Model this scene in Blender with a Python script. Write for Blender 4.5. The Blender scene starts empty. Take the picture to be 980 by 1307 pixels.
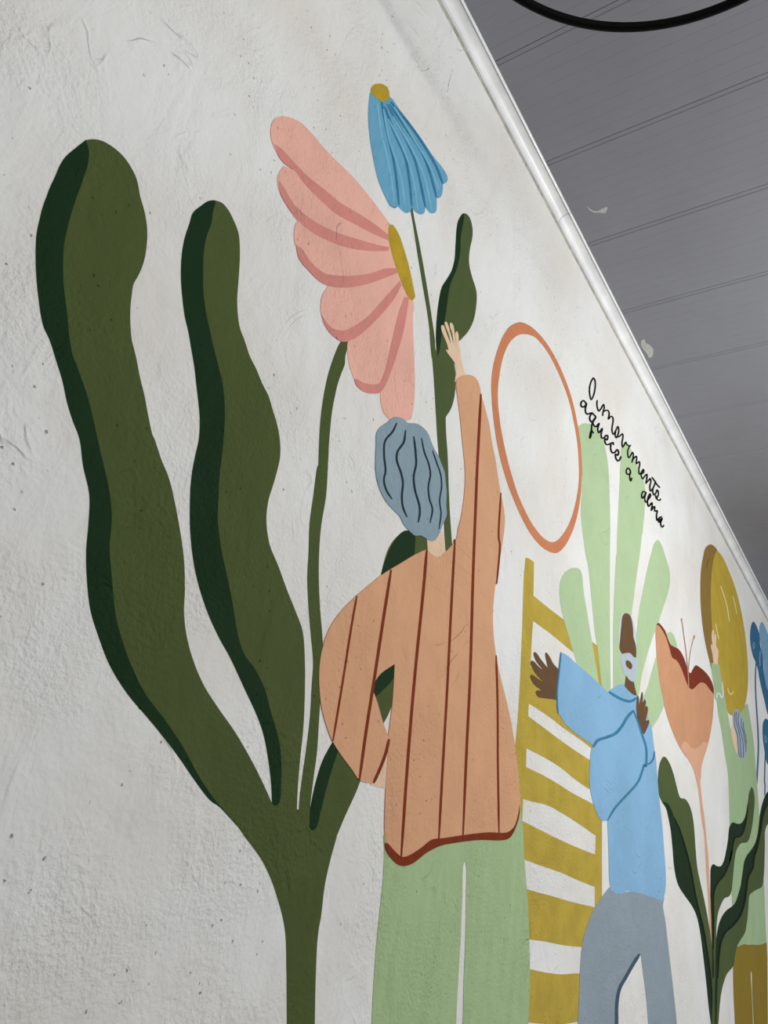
import bpy, bmesh, math, random
from mathutils import Vector, Matrix
from mathutils.geometry import tessellate_polygon
random.seed(7)
S = bpy.context.scene
C = S.collection

# ------------------------------------------------------------------ camera
# wall plane x = 0 (room on +x), wall runs along +y, z up. Metres.
F_PX, CX, CY = 986.3, 490.0, 653.5
CAM = Vector((0.4625, 0.0, 1.5))
CEIL = 2.696
R = Matrix(((0.82209907, 0.1279539, 0.55478007),
            (0.54277933, -0.47031035, -0.69584393),
            (0.17188286, 0.8731758, -0.45609243)))
cam_d = bpy.data.cameras.new('camera')
cam_d.sensor_fit = 'HORIZONTAL'; cam_d.sensor_width = 36.0
cam_d.lens = 36.0 * F_PX / 980.0; cam_d.clip_start = 0.02
cam = bpy.data.objects.new('camera', cam_d); C.objects.link(cam)
cam.matrix_world = Matrix.Translation(CAM) @ R.to_4x4()
S.camera = cam

# ------------------------------------------------------------------ light
S.view_settings.view_transform = 'Standard'
S.view_settings.look = 'None'
S.view_settings.gamma = 1.0
S.view_settings.exposure = -0.13
S.view_settings.use_curve_mapping = False
W = bpy.data.worlds.new('world'); S.world = W; W.use_nodes = True
W.node_tree.nodes['Background'].inputs[0].default_value = (0.86, 0.93, 1.0, 1)
W.node_tree.nodes['Background'].inputs[1].default_value = 1.0
def area(name, loc, aim, sx, sy, power, col):
    d = bpy.data.lights.new(name, 'AREA'); d.shape = 'RECTANGLE'
    d.size = sx; d.size_y = sy; d.energy = power; d.color = col
    o = bpy.data.objects.new(name, d); C.objects.link(o)
    o.location = loc
    o.rotation_euler = (Vector(aim) - Vector(loc)).to_track_quat('-Z', 'Y').to_euler()
    return o
area('daylight_near', (3.42, 1.0, 1.75), (0, 1.0, 1.75), 1.5, 1.3, 15, (0.985, 0.99, 1.0))
area('daylight_far', (3.42, 3.4, 1.75), (0, 3.4, 1.75), 1.5, 1.3, 30, (0.95, 0.98, 1.0))
# two unseen globe lights, added to brighten the upper wall
ADDED_GLOBES = [(.9, 1.42, 2.22, 22.0), (.9, 0.05, 2.40, 9.6)]
for gx, gy, gz, gw in ADDED_GLOBES:
    d = bpy.data.lights.new('added_globe_light', 'POINT'); d.energy = gw; d.shadow_soft_size = .11; d.color = (.995, 1.0, .975)
    o = bpy.data.objects.new('added_globe_light', d); C.objects.link(o); o.location = (gx, gy, gz)

# ------------------------------------------------------------------ helpers
def lin(c):
    out = []
    for v in c:
        v /= 255.0
        out.append(v / 12.92 if v <= 0.04045 else ((v + 0.055) / 1.055) ** 2.4)
    return out

def relief_group():
    g = bpy.data.node_groups.new('plaster_relief', 'ShaderNodeTree')
    g.interface.new_socket('Normal', in_out='OUTPUT', socket_type='NodeSocketVector')
    g.interface.new_socket('Pits', in_out='OUTPUT', socket_type='NodeSocketFloat')
    N, L = g.nodes, g.links
    out = N.new('NodeGroupOutput')
    geo = N.new('ShaderNodeNewGeometry')
    def noise(scale, detail=3, rough=.5, dist=0, vec=None):
        n = N.new('ShaderNodeTexNoise'); n.inputs['Scale'].default_value = scale
        n.inputs['Detail'].default_value = detail; n.inputs['Roughness'].default_value = rough
        n.inputs['Distortion'].default_value = dist
        L.new(vec if vec else geo.outputs['Position'], n.inputs['Vector']); return n.outputs['Fac']
    def m(op, a, b):
        n = N.new('ShaderNodeMath'); n.operation = op
        for i, v in enumerate((a, b)):
            if isinstance(v, (int, float)): n.inputs[i].default_value = v
            else: L.new(v, n.inputs[i])
        return n.outputs[0]
    def ramp(v, a, b, lo=0., hi=1.):
        n = N.new('ShaderNodeMapRange'); n.inputs[1].default_value = a; n.inputs[2].default_value = b
        n.inputs[3].default_value = lo; n.inputs[4].default_value = hi; L.new(v, n.inputs[0]); return n.outputs[0]
    mp = N.new('ShaderNodeMapping'); mp.inputs['Rotation'].default_value = (math.radians(35), 0, 0)
    mp.inputs['Scale'].default_value = (1, 1.9, .9)
    L.new(geo.outputs['Position'], mp.inputs['Vector'])
    trowel = noise(11, 5, .55, .6, mp.outputs[0])
    lumps = noise(34, 3, .5, .3)
    peel = noise(250, 3, .55)
    area_mask = ramp(noise(4.5, 2), .42, .6)
    ridge = m('ABSOLUTE', m('SUBTRACT', noise(9, 3, .5, 1.2), .5), 0)
    ridge = m('MULTIPLY', ramp(ridge, 0, .02, 1, 0), m('MULTIPLY', area_mask, ramp(noise(14, 2), .5, .62)))
    v = N.new('ShaderNodeTexVoronoi'); v.inputs['Scale'].default_value = 85
    wob = N.new('ShaderNodeTexNoise'); wob.inputs['Scale'].default_value = 420; wob.inputs['Detail'].default_value = 2
    L.new(geo.outputs['Position'], wob.inputs['Vector'])
    vm = N.new('ShaderNodeVectorMath'); vm.operation = 'MULTIPLY_ADD'; vm.inputs[1].default_value = (.0035, .0035, .0035)
    L.new(wob.outputs['Color'], vm.inputs[0]); L.new(geo.outputs['Position'], vm.inputs[2])
    L.new(vm.outputs[0], v.inputs['Vector'])
    pk = ramp(noise(13, 2), .51, .56)
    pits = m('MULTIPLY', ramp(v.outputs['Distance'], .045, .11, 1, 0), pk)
    h = m('MULTIPLY', trowel, .0042)
    h = m('ADD', h, m('MULTIPLY', lumps, .0024))
    h = m('ADD', h, m('MULTIPLY', m('MULTIPLY', peel, ramp(noise(7, 3), .42, .62, .25, 1)), .0021))
    h = m('ADD', h, m('MULTIPLY', ridge, .0011))
    h = m('SUBTRACT', h, m('MULTIPLY', pits, .0008))
    b = N.new('ShaderNodeBump'); b.inputs['Strength'].default_value = 1.0
    b.inputs['Distance'].default_value = 1.0; L.new(h, b.inputs['Height'])
    L.new(b.outputs[0], out.inputs['Normal']); L.new(pits, out.inputs['Pits'])
    return g
RELIEF = relief_group()

def mat(name, col, rough=.6, spec=.3, relief=False, vary=.0, vscale=30, col2=None, stretch=(1, 1, 1), pit=0., metal=0.):
    m = bpy.data.materials.new(name); m.use_nodes = True
    N, L = m.node_tree.nodes, m.node_tree.links
    p = N['Principled BSDF']
    base = lin(col)
    p.inputs['Roughness'].default_value = rough; p.inputs['Metallic'].default_value = metal
    p.inputs['Specular IOR Level'].default_value = spec
    geo = N.new('ShaderNodeNewGeometry')
    mp = N.new('ShaderNodeMapping'); mp.inputs['Scale'].default_value = stretch
    L.new(geo.outputs['Position'], mp.inputs['Vector'])
    n = N.new('ShaderNodeTexNoise'); n.inputs['Scale'].default_value = vscale; n.inputs['Detail'].default_value = 4
    L.new(mp.outputs[0], n.inputs['Vector'])
    r = N.new('ShaderNodeMapRange'); r.inputs[1].default_value = .35; r.inputs[2].default_value = .65
    L.new(n.outputs['Fac'], r.inputs[0])
    mix = N.new('ShaderNodeMix'); mix.data_type = 'RGBA'
    a = [c * (1 - vary) for c in base]; b = [min(1, c * (1 + vary)) for c in base]
    if col2: b = lin(col2); a = base
    mix.inputs[6].default_value = (*a, 1); mix.inputs[7].default_value = (*b, 1)
    L.new(r.outputs[0], mix.inputs[0])
    last = mix.outputs[2]
    if relief:
        g = N.new('ShaderNodeGroup'); g.node_tree = RELIEF
        L.new(g.outputs['Normal'], p.inputs['Normal'])
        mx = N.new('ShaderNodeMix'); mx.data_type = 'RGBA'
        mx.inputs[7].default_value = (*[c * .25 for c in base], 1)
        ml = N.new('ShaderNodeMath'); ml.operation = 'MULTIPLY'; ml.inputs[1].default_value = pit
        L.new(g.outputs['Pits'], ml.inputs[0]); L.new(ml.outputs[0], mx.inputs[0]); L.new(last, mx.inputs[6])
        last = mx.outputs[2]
    L.new(last, p.inputs['Base Color'])
    return m

def link_mesh(name, verts, faces, m, parent=None, smooth=False):
    me = bpy.data.meshes.new(name); me.from_pydata([tuple(v) for v in verts], [], faces); me.validate()
    me.materials.append(m)
    if smooth:
        for f in me.polygons: f.use_smooth = True
    o = bpy.data.objects.new(name, me); C.objects.link(o)
    if parent: o.parent = parent
    return o

def box_data(x0, x1, y0, y1, z0, z1, base=0):
    v = [(x, y, z) for x in (x0, x1) for y in (y0, y1) for z in (z0, z1)]
    f = [(0, 1, 3, 2), (4, 6, 7, 5), (0, 4, 5, 1), (2, 3, 7, 6), (0, 2, 6, 4), (1, 5, 7, 3)]
    return v, [tuple(i + base for i in q) for q in f]
def boxes(name, lst, m, parent=None):
    V, Fs = [], []
    for b in lst:
        v, f = box_data(*b, base=len(V)); V += v; Fs += f
    return link_mesh(name, V, Fs, m, parent)

def thing(name, label, cat, loc=(0, 0, 0), group=None):
    o = bpy.data.objects.new(name, None); C.objects.link(o); o.location = loc
    o.empty_display_size = .05
    o['label'] = label; o['category'] = cat
    if group: o['group'] = group
    return o

# ------------------------------------------------------------------ setting
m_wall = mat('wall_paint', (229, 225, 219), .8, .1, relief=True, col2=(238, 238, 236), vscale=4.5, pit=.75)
m_wall_plain = mat('plain_wall_paint', (225, 223, 218), .8, .2, vary=.03)
m_ceil = mat('grey_pvc', (138, 138, 145), .45, .3, vary=.03, vscale=8, stretch=(1, .6, 1))
m_groove = mat('grey_pvc_groove', (112, 112, 117), .5, .3, vary=.03)
m_cornice = mat('white_pvc', (232, 232, 233), .35, .5, col2=(249, 249, 249), vscale=16)
m_floor = mat('grey_floor', (116, 116, 116), .5, .4, vary=.12, vscale=5)
m_black = mat('black_metal', (5, 5, 5), .6, .08, vary=.1)
m_strip = mat('white_edge_strip', (250, 250, 250), .22, .6, vary=.02)
m_seal = mat('caulk', (178, 174, 165), .8, .2, vary=.2, vscale=60)

Y0, Y1, X1 = -1.6, 5.2, 3.4
# the mural wall: a plain slab with a fine grid
wall = boxes('wall_left', [(-.15, 0, Y0, Y1, 0, CEIL + .02)], m_wall); wall['kind'] = 'structure'
fl = boxes('floor', [(-.15, X1 + .15, Y0 - .15, Y1 + .15, -.1, 0)], m_floor); fl['kind'] = 'structure'
wb = boxes('wall_back', [(0, X1, Y0 - .15, Y0, 0, CEIL)], m_wall_plain); wb['kind'] = 'structure'
wf = boxes('wall_front', [(0, X1, Y1, Y1 + .15, 0, CEIL)], m_wall_plain); wf['kind'] = 'structure'
wins = [(.25, 1.75), (2.65, 4.15)]
za, zb = 1.1, 2.4
pieces = [(X1, X1 + .15, Y0 - .15, Y1 + .15, 0, za), (X1, X1 + .15, Y0 - .15, Y1 + .15, zb, CEIL),
          (X1, X1 + .15, Y0 - .15, wins[0][0], za, zb), (X1, X1 + .15, wins[0][1], wins[1][0], za, zb),
          (X1, X1 + .15, wins[1][1], Y1 + .15, za, zb)]
wr = boxes('wall_right', pieces, m_wall_plain); wr['kind'] = 'structure'
for k, (a, b) in enumerate(wins):
    w = boxes('window_%d' % (k + 1), [(X1 + .09, X1 + .13, a, a + .04, za, zb), (X1 + .09, X1 + .13, b - .04, b, za, zb),
              (X1 + .09, X1 + .13, a, b, za, za + .04), (X1 + .09, X1 + .13, a, b, zb - .04, zb),
              (X1 + .09, X1 + .13, (a + b) / 2 - .02, (a + b) / 2 + .02, za, zb)], m_cornice)
    w['kind'] = 'structure'

# ceiling: grey PVC planks, each its own part
ceil = boxes('ceiling', [(-.15, X1 + .15, Y0 - .15, Y1 + .15, CEIL + .012, CEIL + .08)], m_groove); ceil['kind'] = 'structure'
PW, PY = .2, .6125
def plank_mesh():
    # profile across the plank (y), thin ribs moulded into the face, recessed tongue at the near side
    g = .0085
    prof = [(0, .006), (.0007, .0009), (g - .0007, .0009), (g - .0005, .0012), (g, .0004), (g + .0007, 0)]
    nr = 9
    for i in range(1, nr):
        y = g + (PW - g) * i / nr
        prof += [(y - .0009, 0), (y, .00032), (y + .0009, 0)]
    prof += [(PW - .0010, 0), (PW - .0003, .0008), (PW - .0003, .006)]
    x0, x1 = .0005, X1
    V = [(x0, y, z) for y, z in prof] + [(x1, y, z) for y, z in prof]
    n = len(prof)
    Fs = [(i, i + 1, n + i + 1, n + i) for i in range(n - 1)]
    Fs += [(0, n, 2 * n - 1, n - 1), tuple(range(n - 1, -1, -1)), tuple(range(n, 2 * n))]
    me = bpy.data.meshes.new('plank'); me.from_pydata(V, [], Fs); me.materials.append(m_ceil)
    return me
pm = plank_mesh()
planks = []
k = -11
while PY + PW * k < Y1 - .01:
    if PY + PW * k > Y0:
        o = bpy.data.objects.new('plank', pm); C.objects.link(o); o.parent = ceil
        o.location = (0, PY + PW * k - .0085, CEIL)
        planks.append(o)
    k += 1

def ray(px, py):
    return (R @ Vector((px - CX, CY - py, -F_PX)))
def on_wall(px, py, x=0.0):
    d = ray(px, py); t = (x - CAM.x) / d.x
    return CAM + d * t
def on_ceiling(px, py, z=CEIL):
    d = ray(px, py); t = (z - CAM.z) / d.z
    return CAM + d * t

# whitish scuffs on the ceiling boards
m_scuff = mat('scuff', (196, 195, 192), .7, .2, vary=.15, vscale=300)
def scuff(pts):
    q = [on_ceiling(*p, z=CEIL - .0004) for p in pts]
    c = sum(q, Vector()) / len(q)
    par = [o for o in planks if o.location.y <= c.y < o.location.y + PW][0]
    V = [v - par.location for v in q]
    f = [tuple(t) for t in tessellate_polygon([V])]
    o = link_mesh('scuff_mark', V, f, m_scuff, par); o['label'] = 'whitish paint scuff on grey ceiling board'
scuff([(748, 262), (752, 266), (757, 269), (763, 269.5), (768, 266.5), (775, 264), (775, 267), (772, 272.5), (765, 271), (758, 271.5), (752, 268)])
scuff([(818, 435), (822, 432.5), (824, 438), (829, 440), (834, 446), (833, 455), (828, 457), (826, 452), (822, 447), (818, 441)])

# cornice (trim_1), a small cove moulding swept along the wall
def cornice():
    prof = [(0, .0188), (.0030, .0188), (.0042, .0180), (.0042, .0172), (.0026, .0168), (.0026, .0162), (.0048, .0156)]
    for i in range(1, 10):      # concave cove
        a = math.pi / 2 * i / 10
        prof.append((.0048 + .0152 * (1 - math.cos(a)), .0156 - .0118 * math.sin(a)))
    prof += [(.0204, .0040), (.0206, .0004), (.0250, .0004)]
    bead = [(.0214, .0002)]
    for i in range(0, 9):
        a = math.pi - math.pi * i / 8
        bead.append((.0228 + .0017 * math.cos(a), .0028 + .0020 * math.sin(a)))
    bead += [(.0241, .0002)]
    root = None
    y = Y0; first = True
    cuts = [Y0, -.55, .92, 1.02 + .9, 3.4, Y1]
    for i in range(len(cuts) - 1):
        a, b = cuts[i] + .0004, cuts[i + 1] - .0004
        V = []
        for yy in (a, b): V += [(x, yy, CEIL - z) for x, z in prof]
        n = len(prof)
        Fs = [(j, n + j, n + j + 1, j + 1) for j in range(n - 1)]
        if i == 0:
            root = link_mesh('trim_1', V, Fs, m_cornice, smooth=False); root['kind'] = 'structure'
        else:
            link_mesh('cornice_length', V, Fs, m_cornice, root)
        V = []
        for yy in (a, b): V += [(x, yy, CEIL - z) for x, z in bead]
        n = len(bead)
        link_mesh('edge_strip', V, [(j, n + j, n + j + 1, j + 1) for j in range(n - 1)], m_strip, root)
    # uneven seal bead below the moulding
    V = []; ny = 500
    for i in range(ny + 1):
        yy = Y0 + (Y1 - Y0) * i / ny
        w = .0016 + .0009 * math.sin(yy * 37) * math.sin(yy * 11.3) + random.uniform(-.0003, .0003)
        q = .0008 + .0005 * math.sin(yy * 23 + 1) + random.uniform(-.0002, .0002)
        V += [(.0, yy, CEIL - .0236 - max(.0006, w)), (.0011, yy, CEIL - .0240), (.0007, yy, CEIL - .0215), (.0013, yy, CEIL - .0198 + q * .3), (.0006, yy, CEIL - .0187)]
    Fs = [(5 * i + j, 5 * i + 5 + j, 5 * i + 6 + j, 5 * i + 1 + j) for i in range(ny) for j in range(4)]
    link_mesh('sealant_bead', V, Fs, m_seal, root)
cornice()

# ------------------------------------------------------------------ mural tracing helpers
REG = {'A': (0, 140, 3.0594), 'B': (200, 220, 3.1125), 'C': (330, 90, 3.2667), 'D': (440, 400, 3.845),
       'E': (390, 640, 2.7233), 'F': (0, 560, 1.75), 'G': (620, 400, 4.0833), 'H': (720, 470, 5.94),
       'I': (650, 680, 4.3545), 'J': (650, 960, 3.765), 'K': (820, 680, 5.94), 'L': (820, 860, 5.94),
       'M': (820, 1060, 5.294), 'N': (440, 960, 3.7654), 'O': (730, 470, 10.057), 'P': (790, 560, 10.057),
       'Q': (930, 720, 9.335), 'R': (930, 860, 9.335), 'S': (930, 1000, 9.335), 'T': (930, 1140, 7.826), 'X': (0, 0, 1)}
def parse(s):
    r = None; pts = []
    for tok in s.split():
        if tok in REG: r = REG[tok]; continue
        c = tok.endswith('*'); x, y = tok.rstrip('*').split(',')
        pts.append((r[0] + float(x) / r[2], r[1] + float(y) / r[2], c))
    return pts
def cr(p0, p1, p2, p3, n):
    out = []
    def tj(ti, a, b): return ti + max(1e-4, math.hypot(a[0] - b[0], a[1] - b[1])) ** .5
    t0 = 0; t1 = tj(t0, p0, p1); t2 = tj(t1, p1, p2); t3 = tj(t2, p2, p3)
    for i in range(n):
        t = t1 + (t2 - t1) * i / n
        r = []
        for k in (0, 1):
            a1 = (t1 - t) / (t1 - t0) * p0[k] + (t - t0) / (t1 - t0) * p1[k]
            a2 = (t2 - t) / (t2 - t1) * p1[k] + (t - t1) / (t2 - t1) * p2[k]
            a3 = (t3 - t) / (t3 - t2) * p2[k] + (t - t2) / (t3 - t2) * p3[k]
            b1 = (t2 - t) / (t2 - t0) * a1 + (t - t0) / (t2 - t0) * a2
            b2 = (t3 - t) / (t3 - t1) * a2 + (t - t1) / (t3 - t1) * a3
            r.append((t2 - t) / (t2 - t1) * b1 + (t - t1) / (t2 - t1) * b2)
        out.append(tuple(r))
    return out
def smooth_open(p, n=4):
    if len(p) < 3: return [q[:2] for q in p]
    p = [q[:2] for q in p]
    e = [(2 * p[0][0] - p[1][0], 2 * p[0][1] - p[1][1])] + p + [(2 * p[-1][0] - p[-2][0], 2 * p[-1][1] - p[-2][1])]
    out = []
    for i in range(1, len(e) - 2): out += cr(e[i - 1], e[i], e[i + 1], e[i + 2], n)
    out.append(p[-1]); return out
def smooth_closed(p, n=4):
    cs = [i for i, q in enumerate(p) if q[2]]
    if not cs:
        N_ = len(p); out = []
        for i in range(N_): out += cr(p[i - 1], p[i], p[(i + 1) % N_], p[(i + 2) % N_], n)
        return out
    p = p[cs[0]:] + p[:cs[0]] + [p[cs[0]]]
    out = []; seg = [p[0]]
    for q in p[1:]:
        seg.append(q)
        if q[2]:
            out += smooth_open(seg, n)[:-1]; seg = [q]
    return out
LV = .00016
def to_wall(pts, lv): return [on_wall(x, y, lv * LV) for x, y in pts]
def slab(name, loops, m, lv, parent, label=None):
    """a coat of paint: front face plus its thin edge down to the plaster"""
    o3 = parent_origin(parent)
    W3 = [to_wall(l, lv) for l in loops]
    fl_ = [v for l in W3 for v in l]
    tris = tessellate_polygon(W3)
    Fs = []
    for t in tris:
        a, b, c = (fl_[i] for i in t)
        nx = (b - a).cross(c - a).x
        Fs.append(tuple(t) if nx > 0 else tuple(reversed(t)))
    V = [v - o3 for v in fl_]
    base = 0; n0 = len(V)
    V += [Vector((.00002, v.y, v.z)) - o3 for v in fl_]
    for l in W3:
        n = len(l)
        for i in range(n):
            j = (i + 1) % n
            Fs.append((base + i, base + j, n0 + base + j, n0 + base + i))
        base += n
    o = link_mesh(name, V, Fs, m, parent)
    if label: o['label'] = label
    return o
def parent_origin(p):
    v = Vector((0, 0, 0))
    while p: v += p.location; p = p.parent
    return v
def blob(name, s, m, lv, parent, holes=(), label=None, n=4):
    loops = [smooth_closed(parse(s), n)] + [smooth_closed(parse(h), n) for h in holes]
    return slab(name, loops, m, lv, parent, label)
def stroke_outline(s, w, taper=True, w2=None):
    """variable width brush line; w in photo pixels"""
    p = smooth_open(parse(s), 4); n = len(p); Lft, Rgt = [], []
    for i, (x, y) in enumerate(p):
        a = p[max(0, i - 1)]; b = p[min(n - 1, i + 1)]
        dx, dy = b[0] - a[0], b[1] - a[1]; d = math.hypot(dx, dy) or 1
        t = i / (n - 1); ww = w + ((w2 - w) * t if w2 is not None else 0)
        if taper: ww *= .6 + .4 * min(1, 12 * min(t, 1 - t))
        Lft.append((x - dy / d * ww / 2, y + dx / d * ww / 2)); Rgt.append((x + dy / d * ww / 2, y - dx / d * ww / 2))
    return Lft, Rgt
def strokes(name, lst, w, m, lv, parent, taper=True, label=None, w2=None):
    V, Fs = [], []; o3 = parent_origin(parent)
    for k, s in enumerate(lst):
        ww = w
        if isinstance(s, tuple): s, ww = s
        a, b = stroke_outline(s, ww, taper, w2)
        A_, B_ = to_wall(a, lv + .05 * k), to_wall(b, lv + .05 * k); i0 = len(V)
        for p, q in zip(A_, B_): V += [p - o3, q - o3]
        for i in range(len(A_) - 1):
            q = (i0 + 2 * i, i0 + 2 * i + 1, i0 + 2 * i + 3, i0 + 2 * i + 2)
            a3, b3, c3 = V[q[0]], V[q[1]], V[q[2]]
            if (b3 - a3).cross(c3 - a3).x < 0: q = tuple(reversed(q))
            Fs.append(q)
    o = link_mesh(name, V, Fs, m, parent)
    if label: o['label'] = label
    return o
def at(px, py): return on_wall(px, py, 0.0)

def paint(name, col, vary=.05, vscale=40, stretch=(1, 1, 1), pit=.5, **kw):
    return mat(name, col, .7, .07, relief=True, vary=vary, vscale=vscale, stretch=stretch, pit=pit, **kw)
ST = (1, 3, .5)
#PAINTS
P = dict(
    green=paint('leaf_green', (80, 92, 51), .05, 14), dark=paint('deep_green', (27, 52, 29), .06, 20),
    green2=paint('leaf_green_far', (80, 94, 55), .05, 14), dark2=paint('deep_green_far', (30, 50, 30), .06),
    black_green=paint('black_green', (14, 24, 15), .05),
    pink=paint('pink', (240, 184, 167), .05, 12), rose=paint('rose', (218, 144, 134), .04, 25),
    gold=paint('gold', (188, 158, 50), .08, 40), blue=paint('flower_blue', (110, 169, 200), .05, 60, (1, 3, .5)),
    blue_d=paint('flower_blue_dark', (60, 124, 160), .1, 60), blue_l=paint('flower_blue_light', (126, 190, 216), .06, 60),
    hair=paint('hair_blue_grey', (142, 163, 175), .03, 30), hair_d=paint('hair_line', (34, 52, 62)),
    skin=paint('pale_skin', (234, 203, 173), .03), shirt=paint('peach', (220, 167, 129), .03, 18),
    rust=paint('rust_brown', (128, 52, 28), .08), mint=paint('mint_green', (170, 193, 146), .035, 16, (1, 5, .5)),
    hoop=paint('hoop_orange', (208, 134, 95), .04), must=paint('mustard', (190, 165, 70), .07, 24),
    lime=paint('pale_green', (181, 204, 161), .02, 20), skin_d=paint('brown_skin', (108, 80, 56), .03),
    beard=paint('beard_grey', (184, 196, 206), .02), rim=paint('pale_blue_rim', (196, 214, 220)),
    sky=paint('sky_blue', (139, 183, 218), .05, 9), sky_d=paint('sky_blue_line', (66, 128, 162), .06),
    slate=paint('slate_grey', (149, 162, 172), .04, 14), slate_d=paint('slate_line', (72, 92, 110)),
    tulip=paint('tulip_orange', (209, 154, 117), .03, 18), maroon=paint('maroon', (126, 56, 38), .05),
    tulip_l=paint('tulip_pale', (224, 172, 142), .02), stamen=paint('stamen_pink', (196, 150, 128)),
    ball=paint('ball_gold', (190, 163, 64), .05, 20), ball_s=paint('ball_side', (145, 115, 60), .04),
    cream=paint('cream_line', (236, 224, 160)), brownl=paint('brown_line', (96, 72, 36)),
    sage=paint('sage', (168, 193, 150), .03, 20), olive=paint('olive_gold', (146, 123, 44), .04, 14),
    navy=paint('deep_blue', (58, 108, 144), .05), mid=paint('mid_blue', (128, 172, 202), .05, 60),
    ink=paint('black_ink', (10, 10, 10), 0, pit=0), white=paint('white_line', (226, 230, 232), 0),
    hair2=paint('hair_pale_blue', (166, 180, 194)), hair2_d=paint('hair2_line', (84, 96, 118)),
)

# ------------------------------------------------------------------ 1 big green plant
t = thing('painted_plant', 'large dark green wavy-leaved painted plant on one trunk, left on the wall', 'mural plant', at(400, 1300))
leaf1_left = 'A 335,118* 297,148 255,185 232,222 215,262 195,305 180,345 165,387 155,430 147,465 142,500 140,590 145,680 155,765 162,810 172,850 195,900 222,985 245,1060 262,1140 285,1215 F 178,0 186,60 200,125 198,190 193,250 195,320 203,385 220,440 245,505 285,570 340,635 395,705 440,770 470,808 490,822 510,843 530,865'
o = blob('leaf', leaf1_left + '* 562,880* 608,815* 590,775 560,715 525,655 490,605 455,550 430,490 416,435 411,385 413,340 411,270 403,210 392,150 378,90 360,45 345,0 A 596,1270 578,1190 565,1120 548,1050 530,960 515,900 510,850 509,780 515,720 522,680 540,648 560,600 572,540 575,470 565,400 548,340 535,275 515,230 480,180 440,145 400,122 366,115', P['green'], 1, t)
blob('leaf_shadow', leaf1_left + '* 505,835 475,800 445,755 410,690 370,630 325,570 295,510 270,440 258,390 250,310 245,240 250,180 245,120 232,60 218,0 A 365,1210 345,1130 322,1060 300,1000 282,950 270,880 263,800 255,740 248,680 247,600 250,530 262,470 280,400 300,340 325,270 343,215 347,160', P['dark'], 2, o, label='dark green shaded edge of the leaf')
leaf2_left = 'B 228,110* 205,114 180,130 145,160 130,205 112,260 100,330 97,420 103,500 112,570 128,640 138,700 150,770 158,840 167,920 172,980 168,1060 155,1120 143,1180 136,1240 F 425,128 425,200 432,270 445,330 465,390 490,445 515,490 545,555 575,620 590,665 600,720 606,770 608,815'
o = blob('leaf', leaf2_left + '* 640,860* 663,828* 665,780 670,720 678,640 681,560 681,500 676,430 660,385 640,335 622,285 602,235 595,180 600,136 B 460,1250 480,1180 490,1130 490,1070 478,1000 460,940 445,890 420,840 395,780 370,730 350,670 330,615 322,560 320,500 325,430 330,350 330,290 325,240 308,195 285,150 258,120', P['green'], 1.3, t)
blob('leaf_shadow', leaf2_left + '* 615,820 624,812 628,770 628,710 620,660 605,610 592,560 570,515 545,480 530,430 520,370 508,310 495,250 487,190 488,130 B 250,1200 260,1120 267,1040 271,960 268,890 258,820 240,750 225,690 212,630 195,550 186,480 185,400 188,310 200,250 218,200 224,155 233,120', P['dark'], 2.3, o, label='dark green shaded edge of the leaf')
o = blob('leaf', 'E 10,1130* 25,1030 40,970 65,890 95,835 150,760 200,690 232,620 240,400 263,258 270,220 290,160 320,120 350,102 390,105 425,125 430,240 400,420 318,560 305,690 290,735 272,770* 240,870 192,968 F 795,790 772,840 751,890* 690,900*', P['green'], 1.6, t)
blob('leaf_shadow', 'E 10,1110 20,1050 35,980 60,900 95,835* 112,858 92,930 72,1000 52,1080 36,1136 22,1143 14,1132', P['dark'], 2.6, o, label='dark green shaded edge of the leaf')
blob('leaf_shadow', 'D 178,1284* 185,1255 200,1210 230,1140 260,1095 280,1075 305,1065 343,1090 345,1130 338,1200 300,1300', P['dark'], 2.6, o, label='dark green shaded edge of the leaf')
blob('leaf_shadow', 'E 225,640* 250,600 318,550* 316,585 300,622 265,660 233,688*', P['dark'], 2.6, o, label='dark green shaded edge of the leaf')
blob('trunk', 'F 520,850* 548,890 572,922 590,950 608,990 621,1030 632,1070 638,1110 640,1180 641,1307 X 367,1380 366,1520 362,1620* 392,1620* 398,1500 401,1400 F 703,1307 706,1180 710,1110 718,1060 725,1000 738,940 752,890* 745,860* 700,868 690,875* 691,850 692,830* 668,828* 663,828* 640,815 608,815*', P['green'], 1.9, t)

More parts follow.
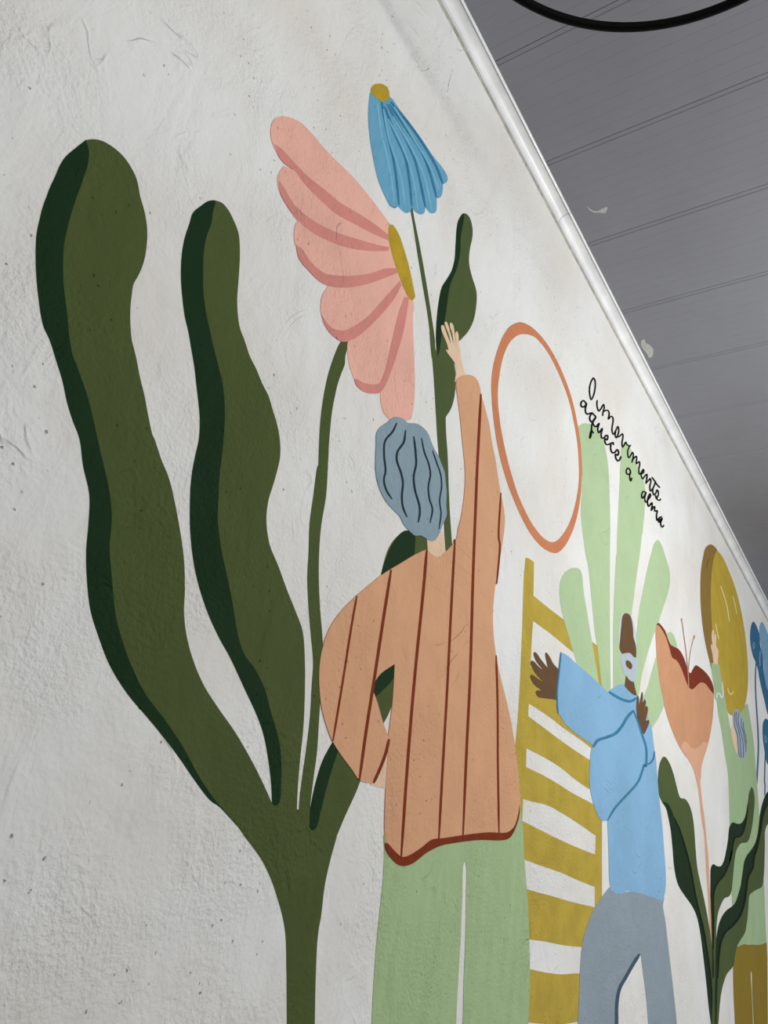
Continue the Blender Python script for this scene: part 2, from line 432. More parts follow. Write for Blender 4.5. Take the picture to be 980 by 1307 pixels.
# ------------------------------------------------------------------ 2 pink flower
t = thing('painted_pink_flower', 'pink half daisy with gold centre on thin stem above grey-haired figure', 'mural flower', at(385, 1030))
blob('stem', 'C 350,1120* 382,1120* 362,1190 B 747,762 731,805 717,848 708,890 698,940 691,1000 683,1100 678,1200 F 735,0 732,70 728,130 718,190 713,250 712,310 715,380 720,440 722,500 717,560 712,640 708,700 700,760 692,830 690,880* 668,832* 670,800 675,760 685,690 693,620 697,550 700,500 695,440 690,380 687,310 690,250 692,190 700,130 710,60 B 642,1170 645,1100 650,1000 662,900 680,810 700,745 722,690', P['green'], 2.8, t)
pet = [
 ('C 380,1110* D 13,150 15,210 30,280 55,340 90,380 130,392 168,388* 240,420 300,300* 335,-10 C 640,980* 590,880* 500,930', 3.0),
 ('D 175,388* 177,440 188,480 210,512 240,526 290,528 322,520 335,480 343,400 343,270 338,150 335,0 C 647,1000 645,950* 625,900* 600,900* 560,1000', 3.3),
 ('C 290,900* 272,925 262,950 259,985 262,1020 280,1070 310,1105 350,1130 385,1120 430,1095 470,1060 530,990 600,895* 585,830* 400,840', 3.6),
 ('C 158,633* 150,660 148,690 158,740 190,800 230,850 270,888 330,903 400,903 450,892 520,866 590,838* 560,730* 300,640', 3.9),
 ('C 105,398* 88,425 80,450 85,495 100,530 130,580 170,635 220,672 300,708 400,742 470,752 560,745* 545,680* 300,480', 4.2),
 ('C 55,290 52,240 65,205 95,192 130,195 180,220 225,265 280,330 340,390 400,450 450,510 500,575 548,640* 552,712* 480,682 400,638 330,600 270,552 200,480 150,415 105,385 78,345', 4.5)]
po = [blob('petal', s, P['pink'], lv, t) for s, lv in pet]
shd = [
 ('C 608,945* 585,1010 560,1110 540,1200 522,1268 D 168,345 150,348 100,343 50,320 58,352 72,368 100,386 140,393 172,388 200,352 235,265 265,170 290,80 C 628,945*', 0, 5.0),
 ('C 263,1020* 300,1068 330,1082 365,1082 400,1065 460,1022 520,955 560,910 590,876* 597,893* 560,960 500,1030 440,1088 390,1122 350,1131 310,1105 280,1068', 2, 5.0),
 ('C 157,726* 180,742 220,800 270,842 320,854 400,855 470,845 530,825 585,825* 585,842* 520,867 450,891 380,904 310,902 260,882 210,835 170,785', 3, 5.0),
 ('C 85,458* 110,495 150,560 200,605 260,645 340,680 420,705 500,728 545,737* 540,752* 460,752 370,738 280,705 210,665 160,618 120,565 90,508', 4, 5.0),
 ('C 66,305* 100,330 150,385 210,445 280,500 340,550 420,598 490,645 550,692* 550,712* 480,682 400,640 330,602 270,552 200,482 150,418 105,385 80,348', 5, 5.0)]
for s, i, lv in shd: blob('petal_shadow', s, P['rose'], lv, po[i], label='darker rose pink edge of the petal')
blob('flower_centre', 'C 545,645 558,643 572,660 590,695 605,740 620,790 635,850 648,915 652,945 640,957 628,948 610,915 592,870 572,815 553,750 543,700', P['gold'], 5.6, t)

# ------------------------------------------------------------------ 3 blue flower with leaves
t = thing('painted_blue_flower', 'blue bell-shaped flower with gold tip, green stem and side leaf, top of the mural', 'mural flower', at(575, 700))
blob('stem', 'C 630,565* 645,650 665,780 685,900 705,1020 718,1130 722,1200 D 415,90 425,180 435,290 445,450 455,620 470,800 485,1000 490,1100 497,1190* 527,1150* 525,1110 517,1000 510,850 505,700 497,580 495,500* 475,400 458,212* 445,170 C 735,1120 725,1050 710,950 690,830 670,720 650,620 641,570*', P['green2'], 2.0, t)
o = blob('leaf', 'C 855,595 835,620 826,660 822,720 817,790 805,835 785,870 765,902 752,960 742,1050 740,1130 742,1190 730,1260* D 445,260* 450,400* 470,520* 493,512* 520,470 538,410 543,350 543,290 538,240 550,150 C 840,1125 872,1090 895,1045 908,975 908,920 890,860 878,805 880,750 892,690 890,645 875,605', P['green2'], 2.3, t)
blob('leaf_shadow', 'C 855,595* 835,620 826,660 822,720 817,790 805,835 785,870 765,902 752,960 742,1050 740,1130 747,1193* 756,1160 765,1090 778,1030 788,960 800,890 825,830 840,765 843,690 856,620', P['dark'], 2.8, o, label='dark green shaded edge of the leaf')
hd = blob('flower_head', 'C 465,92* 545,108 590,165 640,230 690,300 730,360 770,410 788,445 785,465 768,474* 768,500 758,528 742,533* 743,560 738,590 720,595 695,570* 692,590 680,600 655,590 638,570* 632,588 618,594 600,585 582,566* 570,574 550,565 525,520 500,460 485,400 470,320 460,240 458,160', P['blue'], 3.2, t)
strokes('petal_line', ['C 512,130 530,230 560,360 575,460 585,562', 'C 525,150 570,270 610,360 630,470 638,565', 'C 535,140 600,260 650,370 675,470 695,570', 'C 545,140 620,250 680,340 715,430 742,530', 'C 550,130 640,240 700,330 740,400 768,472', ('C 545,560 570,572', 1.2)], 3.2, P['blue_d'], 3.6, hd, label='darker blue line between petals')
strokes('petal_highlight', ['C 495,130 510,250 545,400 565,545', 'C 520,160 545,290 590,430 612,570', 'C 540,200 600,320 640,430 665,585', 'C 560,190 640,330 690,440 722,585', 'C 565,150 650,290 710,390 752,500'], 2.0, P['blue_l'], 3.9, hd, label='lighter blue brush line')
blob('flower_centre', 'C 470,75 485,58 512,56 535,68 545,92 542,118 522,129 495,117 472,95', P['gold'], 4.2, t)

# ------------------------------------------------------------------ 4 mustard ladder
t = thing('painted_ladder', 'mustard yellow painted ladder with broad rungs behind the two large figures', 'mural object', at(710, 1400))
blob('ladder', 'I 90,138* 108,142 137,165* 134,350* 220,420 305,485* 460,605* 490,628* 503,750 515,860* J 445,150* 445,700* X 768,1300 765,1420* 660,1420* J 10,1000* 10,300* I 20,1300* 45,1050 60,800 72,500 80,250 85,190', P['must'], 1.0, t,
     holes=['I 132,490* 240,570 355,665 480,757* 490,850* 490,1000* 270,870* 118,745* 124,600',
            'I 108,950* 150,975 230,1030 300,1085 380,1140 475,1212* 475,1283* 450,1265 380,1220 300,1165 200,1090 105,1020*',
            'J 82,-18* 160,22 240,70 320,135 385,178 412,193* 412,255* 385,240 300,195 230,150 160,110 80,72*',
            'J 66,225* 110,238 180,255 280,310 370,370 415,402* 412,492* 330,460 230,415 150,375 62,330*',
            'J 55,508* 70,515 150,545 250,580 340,620 411,648* 410,745* 300,720 200,690 130,672 55,648*',
            'J 50,893* 95,900 170,910 260,928 350,937 415,942* 415,1070* 330,1063 250,1068 170,1058 95,1042 50,1030*',
            'J 50,1290* 95,1299 150,1305 250,1310 320,1297 415,1290* 412,1430* 50,1420*'])

# ------------------------------------------------------------------ 5 pale green fan plant
t = thing('painted_fan_plant', 'pale green painted plant of long rounded leaves fanning up behind the bearded figure', 'mural plant', at(785, 900))
for s, lv in [
 ('I 345,195* 385,198 402,225 412,320 435,460 455,580 472,680 488,770 500,850 512,885 480,860 400,780 355,660 330,575 305,490 285,400 278,320 285,265 310,220', 2.0),
 ('G 485,590 498,578 520,573 560,585 590,620 610,660 630,740 640,830 645,950 648,1100 I 558,200 559,500 561,700 563,900* 540,890* 520,870 502,750 490,640 476,555 460,400 440,200 425,100 G 525,1290 510,1180 498,1080 496,1000 503,880 500,780 492,680', 2.2),
 ('G 705,700* 722,683 745,690 780,770 812,840 828,900 830,960 826,1050 815,1150 I 740,-20 727,100 710,220 690,370 680,450 672,600 660,760 640,900 578,890* 577,700 578,500 585,300 595,120 G 682,1290 685,1150 692,1000 698,870', 2.4),
 ('I 825,40 845,65 870,140 890,210 893,270 880,340 850,430 820,520 790,600 760,700 735,800 718,900 700,930 690,800 700,700 708,560 722,430 745,310 765,210 790,110 805,60', 2.6),
 ('I 793,1085* 760,1000 745,930 770,850 800,740 830,650 K 170,780 195,757 212,752 235,775 255,830 265,900 I 900,800 860,960 828,1030', 2.1)]:
    blob('leaf', s, P['lime'], lv, t)

# ------------------------------------------------------------------ 6 orange hoop
t = thing('painted_hoop', 'tall orange painted hoop outline between the raised arm and the lettering', 'mural object', at(700, 705))
blob('hoop', 'G 180,46 130,65 95,110 65,180 42,260 30,350 32,450 42,560 60,680 85,790 115,890 150,980 190,1070 235,1150 290,1215 340,1245 372,1248 410,1215 450,1140 475,1060 490,980 500,870 500,760 490,650 475,560 450,450 420,360 380,265 330,175 280,110 230,65', P['hoop'], 3.0, t,
     holes=['G 200,108 165,115 130,145 100,200 80,270 65,370 63,450 72,550 88,650 110,750 140,860 170,950 210,1040 250,1110 300,1170 340,1192 370,1185 410,1140 445,1070 470,980 485,880 485,780 478,680 460,570 435,460 400,360 350,250 300,170 250,120'])

# ------------------------------------------------------------------ 7 figure in the peach shirt
t = thing('painted_person', 'painted person from behind in rust-striped peach shirt, one arm raised', 'mural figure', at(580, 1400))
blob('trousers', 'N 186,400* 190,470 185,600 170,750 155,900 140,1100 130,1307 X 472,1400 468,1600* 574,1600* 578,1450 N 535,1307 548,1050 557,900 565,700 573,530 580,530 583,700 580,900 572,1100 568,1307 X 588,1450 586,1600* 668,1600* 672,1450 N 882,1307 890,1100 890,1050 887,900 878,700 862,500 855,350 840,250* 500,350', P['mint'], 3.0, t, label='pale green trousers')
blob('arm', 'D 540,335* 545,255 520,215 503,192 497,178 509,180* 502,150 488,115 474,80 475,58 485,60 497,90 520,153* 512,110 497,70 490,45 498,40 508,60 520,100 533,153* 528,100 515,58 519,45 530,53 538,90 549,180* 545,130 543,95 550,88 557,100 560,140 567,185 572,230 580,262 600,330*', P['skin'], 3.3, t, n=3, label='raised pale hand')
blob('hand', 'E 225,985* 240,940 270,900 292,825* 300,900 290,1000* 255,994', P['skin'], 3.3, t, label='pale hand tucked at the hip')
blob('neck', 'D 400,1070* 480,1070* 497,1180* 475,1210* 410,1190*', P['skin'], 3.3, t)
shirt = blob('shirt', 'D 548,330 560,315 590,303 620,303 645,320 660,350 670,400 690,470 710,550 722,630 740,720 755,820 765,880* E 690,30 693,70 685,140 672,220 660,290 652,370 652,440 660,520 675,600 695,680 715,770 728,850 738,930 744,1000 746,1060 735,1110 715,1155 695,1172 660,1170 560,1178 480,1190 430,1210 390,1240 360,1262 335,1265 310,1250 285,1220 276,1195* 275,1100 279,1000 285,900 290,829* 275,880 258,930 235,980* 190,970 160,930 130,890 92,830 70,770 55,710 48,640 50,560 65,490 90,430 130,375 175,330 210,300 265,255 330,215 380,185 422,165* 440,185 465,192 490,172 510,150 525,128 D 556,1060 571,1000 582,930 590,850 590,760 583,680 575,600 565,500 555,420', P['shirt'], 5.8, t,
     holes=['E 310,565* 260,600 230,645* 250,700 270,770 288,815* 298,740 305,660'])
strokes('stripe', ['E 178,328 160,430 130,620 95,833'], 2.9, P['rust'], 6.3, shirt, label='rust brown stripe')
strokes('stripe', ['E 297,237 270,410 235,640 210,800 187,968'], 4.0, P['rust'], 6.3, shirt, label='rust brown stripe')
strokes('stripe', ['E 421,166 410,300 380,600 355,900 332,1238'], 3.9, P['rust'], 6.3, shirt, label='rust brown stripe')
strokes('stripe', ['E 519,132 508,330 492,650 475,950 463,1175'], 3.3, P['rust'], 6.3, shirt, label='rust brown stripe')
strokes('stripe', ['D 668,395 660,550 650,750 640,1000 E 582,250 572,600 560,850 547,1160'], 3.6, P['rust'], 6.3, shirt, label='rust brown stripe')
strokes('stripe', ['D 766,880 755,1100 E 675,150 664,287'], 2.6, P['rust'], 6.3, shirt, label='rust brown stripe')
strokes('stripe', ['E 662,535 667,700 668,900 672,1155'], 2.8, P['rust'], 6.3, shirt, label='rust brown stripe')
strokes('cuff', ['E 290,826 277,880 258,930 236,979'], 4.0, P['rust'], 6.3, shirt, label='rust brown cuff edge')
blob('hem', 'E 744,1052* 738,1090 725,1130 705,1148 690,1152 640,1150 560,1158 480,1170 440,1175 400,1205 360,1230 335,1235 310,1215 285,1188 276,1187* 278,1210 300,1243 325,1264 345,1267 375,1257 420,1222 470,1197 520,1187 600,1177 690,1177 712,1167 732,1130 744,1085', P['rust'], 6.7, shirt, label='rust brown wavy hem')
hr = blob('hair', 'D 153,780 152,720 155,650 157,590 175,560 210,535 235,513 260,508 290,520 310,537 350,540 385,560 410,590 425,630 440,665 460,700 475,740 490,780 495,830 500,880 498,940 500,990 480,1040 460,1090 440,1115 425,1118 400,1105 375,1090 345,1090 315,1065 290,1035 270,995 240,965 205,925 180,880 165,840', P['hair'], 6.2, t, label='blue-grey wavy hair')
for s, w in [('D 255,537 235,580 198,625 193,700 200,770 192,820 205,870 232,912', 2.6), ('D 298,572 290,630 258,680 255,720 275,780 285,830 280,900 285,950 305,1000', 2.8),
             ('D 338,603 345,660 350,740 338,800 345,870 365,940 368,980 360,1027', 2.8), ('D 376,611 390,680 412,740 420,790 410,850 415,910 430,960 418,1029', 2.3),
             ('D 430,673 450,730 470,790 475,850 465,920 472,980 462,1060', 2.0)]:
    strokes('hair_line', [s], w, P['hair_d'], 6.7, hr)

# ------------------------------------------------------------------ 8 bearded figure in blue
t = thing('painted_person', 'painted bearded person in sky blue sweatshirt and grey trousers before the ladder', 'mural figure', at(800, 1400))
blob('trousers', 'J 480,650* 530,670 640,670 745,700* 738,740 748,800 760,900 775,1030 790,1160 805,1307 X 868,1400 872,1560* 836,1560* 831,1400 J 668,1307 655,1150 640,1040 632,972* 610,975* 590,1010 555,1080 525,1130 515,1190 522,1307 X 788,1400 786,1560* 738,1560* 737,1400 J 330,1307 335,1180 342,1020 355,900 380,820 410,750 450,690', P['slate'], 3.6, t, label='slate grey trousers')
strokes('trouser_line', ['J 626,970 600,1010 560,1080 530,1135 517,1200 515,1307 X 786,1400'], 4.6, P['slate_d'], 4.0, t, label='dark grey inner leg line')
blob('hand', 'I 275,760* 245,728 225,690 205,665 200,672 215,752* 180,710 145,663 136,668 150,715 197,772* 165,745 128,710 118,722 135,765 160,800 192,832* 160,812 125,788 117,798 135,840 182,878* 155,876 147,885 160,912 200,920 275,930*', P['skin_d'], 3.6, t, n=3, label='brown hand with spread fingers')
blob('hair', 'I 645,445 628,455 614,490 607,560 608,620 620,660 698,650 706,620 704,560 692,500 682,470 665,448', P['rim'], 3.6, t, label='pale blue cap rim behind the head')
blob('neck', 'I 648,790* 690,815* 698,860 710,908* 670,900 640,850*', P['skin_d'], 3.8, t)
blob('face', 'I 640,449 652,447 668,455 680,485 688,540 690,580 700,615 705,650 700,700 680,700 655,680 635,685 625,670 612,645 615,590 622,510 628,465', P['skin_d'], 4.0, t, label='brown face looking up')
bd = blob('beard', 'I 622,680 640,670 672,670 690,690 703,695 712,705 712,740 705,790 695,828 672,822 662,812 650,795 638,785 628,750 620,712', P['beard'], 4.4, t, label='pale grey beard')
blob('mouth', 'I 648,712 660,709 678,725 683,745 675,758 660,752 648,735', P['skin_d'], 4.8, bd)
sh = blob('sweatshirt', 'I 290,665* 320,680 360,715 400,750 450,795 500,840 545,885* 570,868 600,850 630,838* 650,865 672,888 692,903* 712,905* 740,960 765,1020 790,1080 803,1180 815,1260 J 707,60 712,130 720,220 735,350 745,480 752,590 750,660 738,716* 690,700 640,682 600,672 560,668 545,680 530,682 505,674 487,658* 480,600 478,500 472,330* 455,330 440,325 415,280 395,210 385,130 388,50 I 450,1250 455,1210 465,1180* 420,1150 370,1115 310,1060 275,1003* 262,960 265,890 275,760', P['sky'], 4.3, t)
strokes('cuff', ['I 288,665 278,760 268,860 266,930 271,1003'], 2.0, P['sky_d'], 4.8, sh, label='dark blue cuff line')
strokes('collar_line', ['I 553,884 590,908 640,932 675,936 710,916'], 3.6, P['sky_d'], 4.8, sh, label='dark blue neckline')
strokes('fold_line', ['I 465,1192 490,1155 540,1137 590,1115 625,1075 655,1025 690,987'], 3.8, P['sky_d'], 4.8, sh, label='dark blue fold line')
strokes('fold_line', ['I 688,985 715,1050 740,1130 758,1185 762,1250 757,1300 J 650,60 620,140 570,200 510,265 472,327'], 3.0, P['sky_d'], 5.0, sh, label='dark blue fold line')
strokes('fold_line', ['I 757,1286 780,1282 800,1255 806,1215'], 2.4, P['sky_d'], 5.3, sh, label='dark blue fold line')
blob('hand', 'I 745,1120 728,1075 710,1025 705,960 713,903 719,912 720,955* 730,920 738,885 742,893 741,955* 752,925 759,938 754,975* 763,962 770,975 767,1005 760,1045 773,1040 778,1050 765,1088 752,1115', P['skin_d'], 5.6, t, n=3, label='brown hand held to the chest')

# ------------------------------------------------------------------ 9 peach tulip
t = thing('painted_tulip', 'painted peach tulip with maroon inside and dark leaves, beside the blue sweatshirt', 'mural flower', at(905, 1300))
blob('stem', 'L 400,720* 440,720* 435,780 440,850 450,950 470,1100 490,1307 M 442,150 455,400 465,600 471,720 474,800 474,940* 466,800 458,700 445,500 430,250 414,0 L 455,1150 435,980 420,860', P['tulip_l'], 3.9, t, label='thin peach stem')
cup = blob('flower_cup', 'K 105,698* 120,700 150,740 180,800 205,880 225,945 260,970 290,1020 320,1100 350,1170 375,1188 410,1160 440,1135 475,1145 510,1190 542,1225* L 540,200 535,300 520,420 500,520 480,590 460,650 445,720 440,790 420,860* 405,790 380,710 340,640 295,580 250,490 210,390 175,280 150,160 130,60 K 120,1050 108,950 103,850 100,760', P['tulip'], 4.2, t)
blob('cup_base', 'L 293,572* 300,535 320,510 345,530 370,560 400,567 430,548 465,518 492,522 482,575 460,650 445,720 441,790 421,858* 405,790 380,710 340,638', P['tulip_l'], 4.6, cup, label='paler base of the flower cup')
blob('cup_inside', 'K 105,700* 120,683 140,700 170,740 195,810 215,850 240,865 270,880 300,920 325,980 345,1040 365,1065 385,1030 405,1005 440,1025 480,1060 515,1110 538,1170 542,1226* 510,1190 475,1145 440,1135 410,1160 375,1188 350,1170 320,1100 290,1020 260,970 225,945 205,880 180,800 150,740 120,702', P['maroon'], 4.9, cup, label='maroon inside of the flower')
strokes('stamen', ['K 297,655 310,750 330,900 345,1050 350,1180', 'K 350,1180 347,1180'], 1.1, P['stamen'], 5.4, t, taper=False)
strokes('stamen', ['K 392,785 372,860 357,950 348,1060'], .8, P['stamen'], 5.5, t, taper=False)
blob('stamen_tip', 'K 292,650 297,646 302,652 300,668 296,676 292,665', P['stamen'], 5.6, t, n=2)
blob('stamen_tip', 'K 385,785 393,776 399,788 395,800 388,800', P['stamen'], 5.6, t, n=2)
tl_out = 'L 163,628 180,638 210,690 235,760 260,860 285,938 300,945 320,948 350,985 375,1060 390,1160 400,1300 M 358,120 370,250 390,350 415,460 440,590 465,750 475,900 490,1100 500,1307* X 914,1330* 908,1330* M 465,1307* 450,1200 430,1000 410,830 390,680 365,570 330,500 280,430 240,360 215,240 205,120 193,0 L 215,1180 200,1100 180,1020 150,972 128,920 118,820 125,720 140,660'
lf = blob('leaf', tl_out, P['green2'], 5.6, t)
blob('leaf_shadow', 'L 150,972* 180,975 210,1010 240,1090 280,1180 315,1290 M 290,120 325,260 350,400 380,540 410,660 440,840 460,1000 475,1307* 465,1307* 450,1200 430,1000 410,830 390,680 365,570 330,500 280,430 240,360 215,240 205,120 193,0 L 215,1180 200,1100 180,1020', P['dark2'], 6.0, lf, label='dark green shaded side of the leaf')
strokes('leaf_line', ['L 240,1090 280,1180 315,1290 M 290,120 325,260 350,400 380,540 410,660 440,840 460,1000 477,1307'], 2.1, P['black_green'], 6.2, lf, label='blackish midrib line')
lf = blob('leaf', 'S 270,35* 290,70 305,140 308,240 295,370 280,500 260,600 235,680 205,705 150,712 115,750 90,800 75,870 62,980 50,1120 40,1220 M 603,400* 592,435 580,447 555,457 530,500 510,560 500,640 497,745 492,900 497,1100 495,1307* 468,1307* 474,1000 470,800 465,600 461,500 461,350 465,250 480,228 500,240 530,242 550,210 565,150 580,60 588,0 L 652,1260 655,1200 665,1150 685,1127 710,1135 740,1137 760,1120 780,1075 795,1000 808,910', P['green2'], 6.4, t)
blob('leaf_shadow', 'S 245,70* 235,170 230,280 215,390 195,500 165,600 130,635 75,645 55,700 40,800 15,920 M 605,130 585,220 550,300 510,350 485,400 478,480 480,600 478,800 480,1000 474,1000 470,800 465,600 461,500 461,350 465,250 480,228 500,240 530,242 550,210 565,150 580,60 588,0 L 652,1260 655,1200 665,1150 685,1127 710,1135 740,1137 760,1120 780,1075 795,1000 805,930', P['dark2'], 6.8, lf, label='dark green shaded side of the leaf')
strokes('leaf_line', ['S 228,250 213,390 190,510 160,600 125,632 75,645 52,710 38,800 15,920 M 605,130 585,220 550,300 510,350 485,400 478,480 480,600 478,800'], 2.1, P['black_green'], 7.1, lf, label='blackish midrib line')
lf = blob('leaf', 'X 985,1007 S 460,108 440,140 415,200 390,290 370,400 355,520 340,620 310,720 260,800 215,860 185,930 170,1030 155,1130 140,1230 M 650,420 630,480 610,510 570,540 530,600 505,700 497,800 492,950 488,1100 490,1307* X 913,1330* 917,1330* M 512,1307* 520,1200 535,1080 570,970 613,915 625,840 640,780 665,735 690,695 705,620 715,520 722,440 735,423 770,400 805,382 815,340 820,300 825,150 826,0 S 425,900 425,760 428,600 445,520 467,480 X 984,1045 991,1020', P['green2'], 6.5, t)
blob('leaf_shadow', 'X 985,1007* S 460,108 440,140 415,200 390,290 370,400 355,520 340,620 310,720 260,800 215,860 185,930 170,1030 155,1130 140,1230 M 650,420 630,480 610,510 570,540 530,600 505,700 497,800 492,950 488,1100 490,1307* 500,1307* 502,1200 508,1000 515,850 530,750 560,685 600,650 650,590 685,500 700,400 710,320 S 285,1000 300,900 335,760 360,650 375,560 390,450 410,360 440,280 467,225 X 984,1015', P['dark2'], 6.9, lf, label='dark green shaded side of the leaf')
strokes('leaf_line', ['S 467,230 440,280 410,360 390,450 375,560 358,650 335,760 300,880 285,1000 M 710,320 700,400 685,500 650,590 600,650 560,685 530,750 515,850 508,1000'], 2.8, P['black_green'], 7.2, lf, label='blackish midrib line')

# ------------------------------------------------------------------ 10 golden ball
t = thing('painted_ball', 'large golden yellow ball shape with brown left side held up by the farthest figure', 'mural object', at(945, 910))
bl = blob('ball', 'K 515,88 535,98 562,127 610,190 650,280 700,410 740,560 770,720 788,870 798,1000 799,1120 795,1200 L 797,100 790,170 775,235 755,280 735,305 710,318 690,320 668,312 650,295 630,210 615,120 602,50 K 580,1100 540,1090 530,1060 505,960 475,830 450,660 440,520 438,400 445,270 460,180 480,110', P['ball'], 3.0, t)
blob('ball_side', 'K 515,88 545,104 565,128* 545,175 528,260 518,400 518,550 525,680 530,800 540,1000 545,1090 530,1060 505,960 475,830 450,660 440,520 438,400 445,270 460,180 480,110', P['ball_s'], 3.4, bl, label='brown left side of the ball')
strokes('highlight', ['K 590,400 615,470 640,560 658,675'], 1.2, P['cream'], 3.8, bl)
strokes('highlight', ['K 683,475 700,540 713,618'], .9, P['cream'], 3.8, bl)
strokes('highlight', ['K 556,688 565,750 580,808'], 1.1, P['cream'], 3.8, bl)
strokes('highlight', ['K 645,1178 653,1208 672,1226 688,1203'], 1.2, P['cream'], 3.8, bl)
strokes('brush_mark', ['K 502,197 491,230 487,272'], .8, P['brownl'], 3.8, bl)

# ------------------------------------------------------------------ 11 far figure in sage
t = thing('painted_person', 'painted person in sage top and olive trousers holding up the golden ball', 'mural figure', at(955, 1350))
blob('trousers', 'M 600,740* 690,768 740,772 790,768 838,750* 842,850 843,1000 846,1307 X 982,1500* 962,1500* M 752,1307* 742,1100 735,950 732,950 738,1100 746,1307 X 960,1500* 940,1500* M 625,1307* 615,1100 613,920 620,850', P['olive'], 4.0, t, label='olive gold trousers')
blob('top', 'K 520,990* 550,985 580,1000 590,1060 600,1120 606,1200 L 612,120 625,200 645,298 660,380 675,450 690,520 700,430* 720,305* 755,285 775,240 795,225* 810,300 825,400 840,500 850,600 860,730 870,860 880,1000 890,1150 M 800,0 810,200 822,400 830,600 838,757* 790,772 740,772 690,768 640,787* 600,787* 606,500 L 658,1307 660,1100 655,900 650,780 640,700 620,580 600,440 575,310 560,200 K 548,1250 545,1180 528,1080', P['sage'], 4.3, t, label='sage green long-sleeved top')
strokes('bracelet', ['L 562,185 566,152 582,148 600,182 610,160 612,120'], 1.6, P['white'], 4.8, t, label='white wavy bracelet line')
blob('hand', 'K 538,992* 530,920 518,855 524,842 531,862 524,790 530,738 539,738 543,790 550,765 557,775 558,860 570,880 575,900 570,998*', P['skin'], 4.8, t, n=3, label='pale raised hand')
blob('face', 'R 45,500* 60,500* 110,700* 110,960* 85,920 60,850 40,760 28,700 40,620', P['skin'], 5.2, t, label='pale face in profile')
hr = blob('hair', 'R 90,420 65,430 50,480 52,560 60,640 80,700 95,760 100,850 110,930 125,990 150,1020 180,1010 200,960 215,880 215,820 200,720 185,620 175,560 150,520 130,470 110,430', P['hair2'], 5.6, t, label='pale blue-grey hair')
for s in ['R 75,450 65,520 70,620 100,720 110,820 115,920 130,990', 'R 95,450 85,520 95,600 120,690 135,800 140,900 150,1000', 'R 120,470 110,540 120,620 145,700 165,800 175,900 172,1000', 'R 150,530 150,620 175,700 190,800 205,880 205,930', 'R 175,570 175,640 200,740 210,830']:
    strokes('hair_line', [s], .95, P['hair2_d'], 6.0, hr, taper=False)

# ------------------------------------------------------------------ 12 blue flowers at the far right
t = thing('painted_blue_flower', 'tall blue flower with dark outer petal at the right edge, beside the golden ball', 'mural flower', at(967, 1000))
blob('petal', 'Q 290,685 272,715 257,790 253,900 265,1000 290,1100 320,1170 350,1270 R 355,0 370,80 400,220 430,340 460,470 X 988,930 990,880* R 467,180 440,100 420,0 Q 400,1080 372,960 370,900 365,840 340,760 310,700', P['navy'], 2.0, t, label='deep blue petal')
blob('petal', 'Q 390,690 370,730 362,800 372,900 385,1000 400,1080 418,1200 R 425,30 440,110 467,200 X 990,890* 994,840* Q 467,835 440,770 410,705', P['mid'], 2.4, t, label='lighter blue petal')
strokes('petal_highlight', ['Q 375,1030 370,1120 372,1220'], 1.3, P['mid'], 2.9, t)
strokes('petal_highlight', ['Q 293,930 288,975 300,1010 308,960 296,930'], .8, P['mid'], 2.9, t)
strokes('stem', ['Q 326,1160 318,1307 R 318,150 330,400 343,600 350,750 352,900 345,1080 332,1307'], 1.6, P['navy'], 1.6, t, taper=False, w2=2.2)
t = thing('painted_blue_flower', 'lower deep blue bud cut by the right edge of the view, above the dark leaf', 'mural flower', at(977, 1010))
blob('petal', 'R 438,533 420,555 405,600 402,660 404,760 415,850 430,950 445,1030 467,1080 X 985,975 988,940 984,922 R 467,548', P['navy'], 2.0, t, label='deep blue petal')
strokes('petal_highlight', ['R 435,735 430,780 443,825 450,780 438,735'], .8, P['mid'], 2.5, t)
strokes('stem', ['R 436,930 430,1100 428,1307 S 430,0 428,140'], 1.6, P['navy'], 1.6, t, taper=False)

# ------------------------------------------------------------------ 13 lettering
t = thing('mural_lettering', 'black handwritten slogan "O movimento aquece a alma" over pale green leaves', 'lettering', at(795, 600))
def word(lst, w=1.75):
    strokes('word', lst, w, P['ink'], 5.0, t, taper=False)
word(['O 275,122 243,180 226,260 230,340 247,403 275,355 292,290 300,210 292,145 272,122'])
word(['O 325,408 320,460 330,520 345,550 375,515 405,465 415,500 400,560 393,612', 'O 400,560 430,542 462,542 478,580 467,655 500,618 522,628 528,680 515,760 518,822 535,848 560,805 590,748 602,790 592,850 570,893 555,860 562,800',
      'O 592,885 625,862 648,842 655,880 642,960 652,1013 680,965 700,945', 'P 85,40 100,70 138,102', 'P 152,80 128,110 113,150 112,210 125,243 150,212 175,175 185,205 165,308',
      'P 168,285 200,240 222,225 228,260 222,322 240,308 262,295 266,340 254,400 262,455 290,430 312,392 320,415 308,442 285,458 290,490 305,516 330,480 358,456 360,490 345,578',
      'P 350,565 375,540 402,512 410,550 396,610 405,673 430,645 455,595 470,548', 'P 455,595 437,640 436,690 450,722 472,700 490,655 506,690 500,735 480,765 470,725', 'P 480,765 500,785 525,790 533,768',
      'P 420,492 450,530 485,585 525,628'])
word(['O 188,458 170,435 148,416 122,435 116,475 135,498 162,490 190,452', 'O 188,458 175,510 175,560 195,588 235,578 262,572 240,600 228,645 250,690 290,650 305,628', 'O 255,572 285,600 305,628 270,690 252,740 250,790 235,835 228,900 243,870 248,810',
      'O 245,780 262,815 280,835', 'O 262,690 290,745 312,748 350,705 330,780 345,828 390,772 375,850 385,898 415,890 440,862 460,870 450,920 425,905 422,940 445,980 490,970 528,955 532,985', 'O 500,975 498,1040 520,1085 550,1080 582,1045 600,1080 588,1118 562,1100', 'O 558,1095 562,1150 590,1190 615,1170 630,1130'], 2.0)
word(['P 150,425 130,385 112,378 92,410 102,452 130,455 150,425 136,480 150,543 166,500'], 1.9)
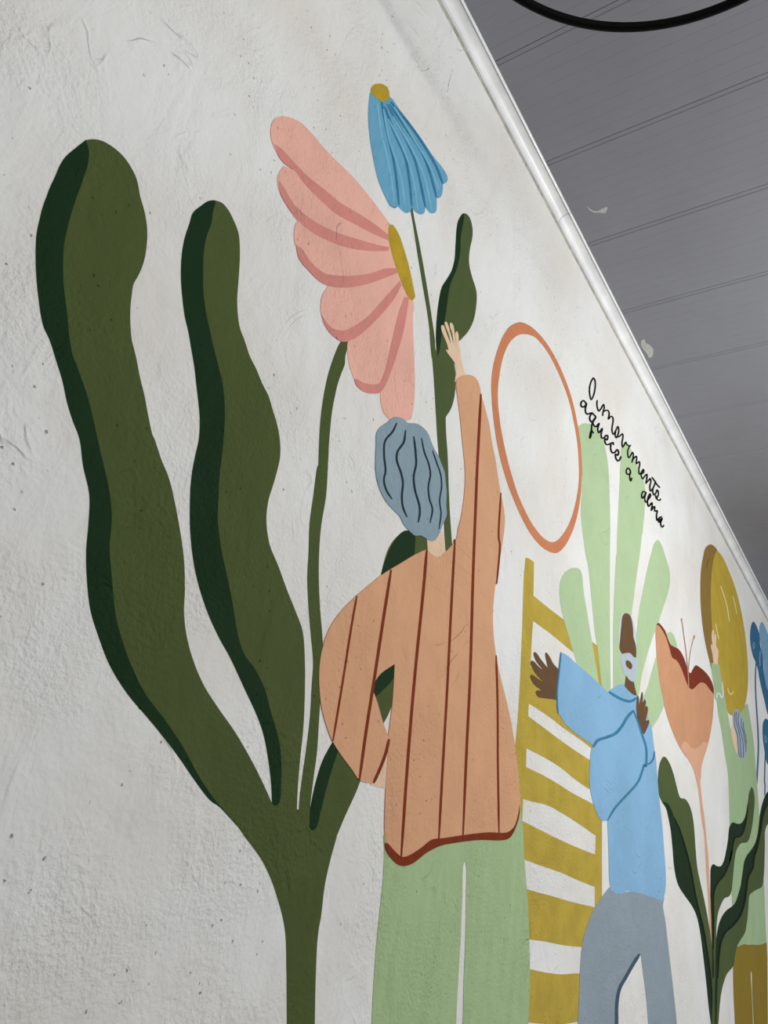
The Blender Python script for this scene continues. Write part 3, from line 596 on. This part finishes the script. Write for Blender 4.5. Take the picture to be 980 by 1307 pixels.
word(['P 348,692 310,677 290,720 297,762 322,740 348,690 330,760 345,815 378,778 406,730 400,708 378,740 366,820 380,868 402,845 422,820 425,855 415,922 435,888 457,870 460,930 490,922 482,980 490,1050 520,1012 552,1000', 'P 556,1020 530,1035 508,1070 530,1065 556,1020 535,1080 545,1125 560,1132 576,1108'], 1.9)

# holders and cables added for the unseen globe lights
for (gx, gy, gz, gw), where in zip(ADDED_GLOBES, ('ahead of the camera', 'beside the camera')):
    lp = thing('added_lamp_holder', 'added globe lamp holder on a black cable outside the view, ' + where, 'lamp', (gx, gy, gz), 'added globe lamp holders')
    boxes('socket', [(-.02, .02, -.02, .02, .12, .17)], m_black, lp)
    boxes('cable', [(-.002, .002, -.002, .002, .17, CEIL - gz)], m_black, lp)
# ------------------------------------------------------------------ 14 ring pendant
def tube(name, pts, r, m, parent, closed=False, seg=8):
    V, Fs = [], []; n = len(pts)
    for i, p in enumerate(pts):
        a = pts[i - 1] if (i or closed) else pts[i]; b = pts[(i + 1) % n] if (i < n - 1 or closed) else pts[i]
        d = (b - a).normalized(); u = d.cross(Vector((0, 0, 1)))
        if u.length < .01: u = d.cross(Vector((1, 0, 0)))
        u.normalize(); w = d.cross(u)
        for k in range(seg):
            an = 2 * math.pi * k / seg; V.append(p + (u * math.cos(an) + w * math.sin(an)) * r)
    for i in range(n if closed else n - 1):
        j = (i + 1) % n
        for k in range(seg):
            l = (k + 1) % seg
            Fs.append((i * seg + k, i * seg + l, j * seg + l, j * seg + k))
    if not closed: Fs += [tuple(range(seg)), tuple(range((n - 1) * seg + seg - 1, (n - 1) * seg - 1, -1))]
    return link_mesh(name, V, Fs, m, parent, smooth=True)
RH = 1.0
rc = Vector((CAM.x - .0857 * RH, CAM.y + .3083 * RH, CAM.z + RH)); rr = .2605 * RH
t = thing('pendant_lamp', 'black round ring of a hanging lamp crossing the top edge under the ceiling boards', 'lamp', rc)
tube('ring', [Vector((math.cos(2 * math.pi * i / 128), math.sin(2 * math.pi * i / 128), 0)) * rr for i in range(128)], .0054 * RH, m_black, t, True, 14)
for a in (200, 320, 80 - 20 + 200):
    a = math.radians(a)
    tube('cable', [Vector((math.cos(a), math.sin(a), 0)) * rr, Vector((0, -.04, CEIL - rc.z - .028))], .0009, m_black, t)
V = []; prof = [(0, -.03), (.045, -.03), (.05, -.025), (.05, 0)]
Fs = []
for r_, z_ in prof:
    V += [Vector((r_ * math.cos(2 * math.pi * k / 32), -.04 + r_ * math.sin(2 * math.pi * k / 32), CEIL - rc.z + z_)) for k in range(32)]
for i in range(3):
    for k in range(32): Fs.append((i * 32 + k, i * 32 + (k + 1) % 32, (i + 1) * 32 + (k + 1) % 32, (i + 1) * 32 + k))
link_mesh('ceiling_canopy', V, Fs, m_black, t)
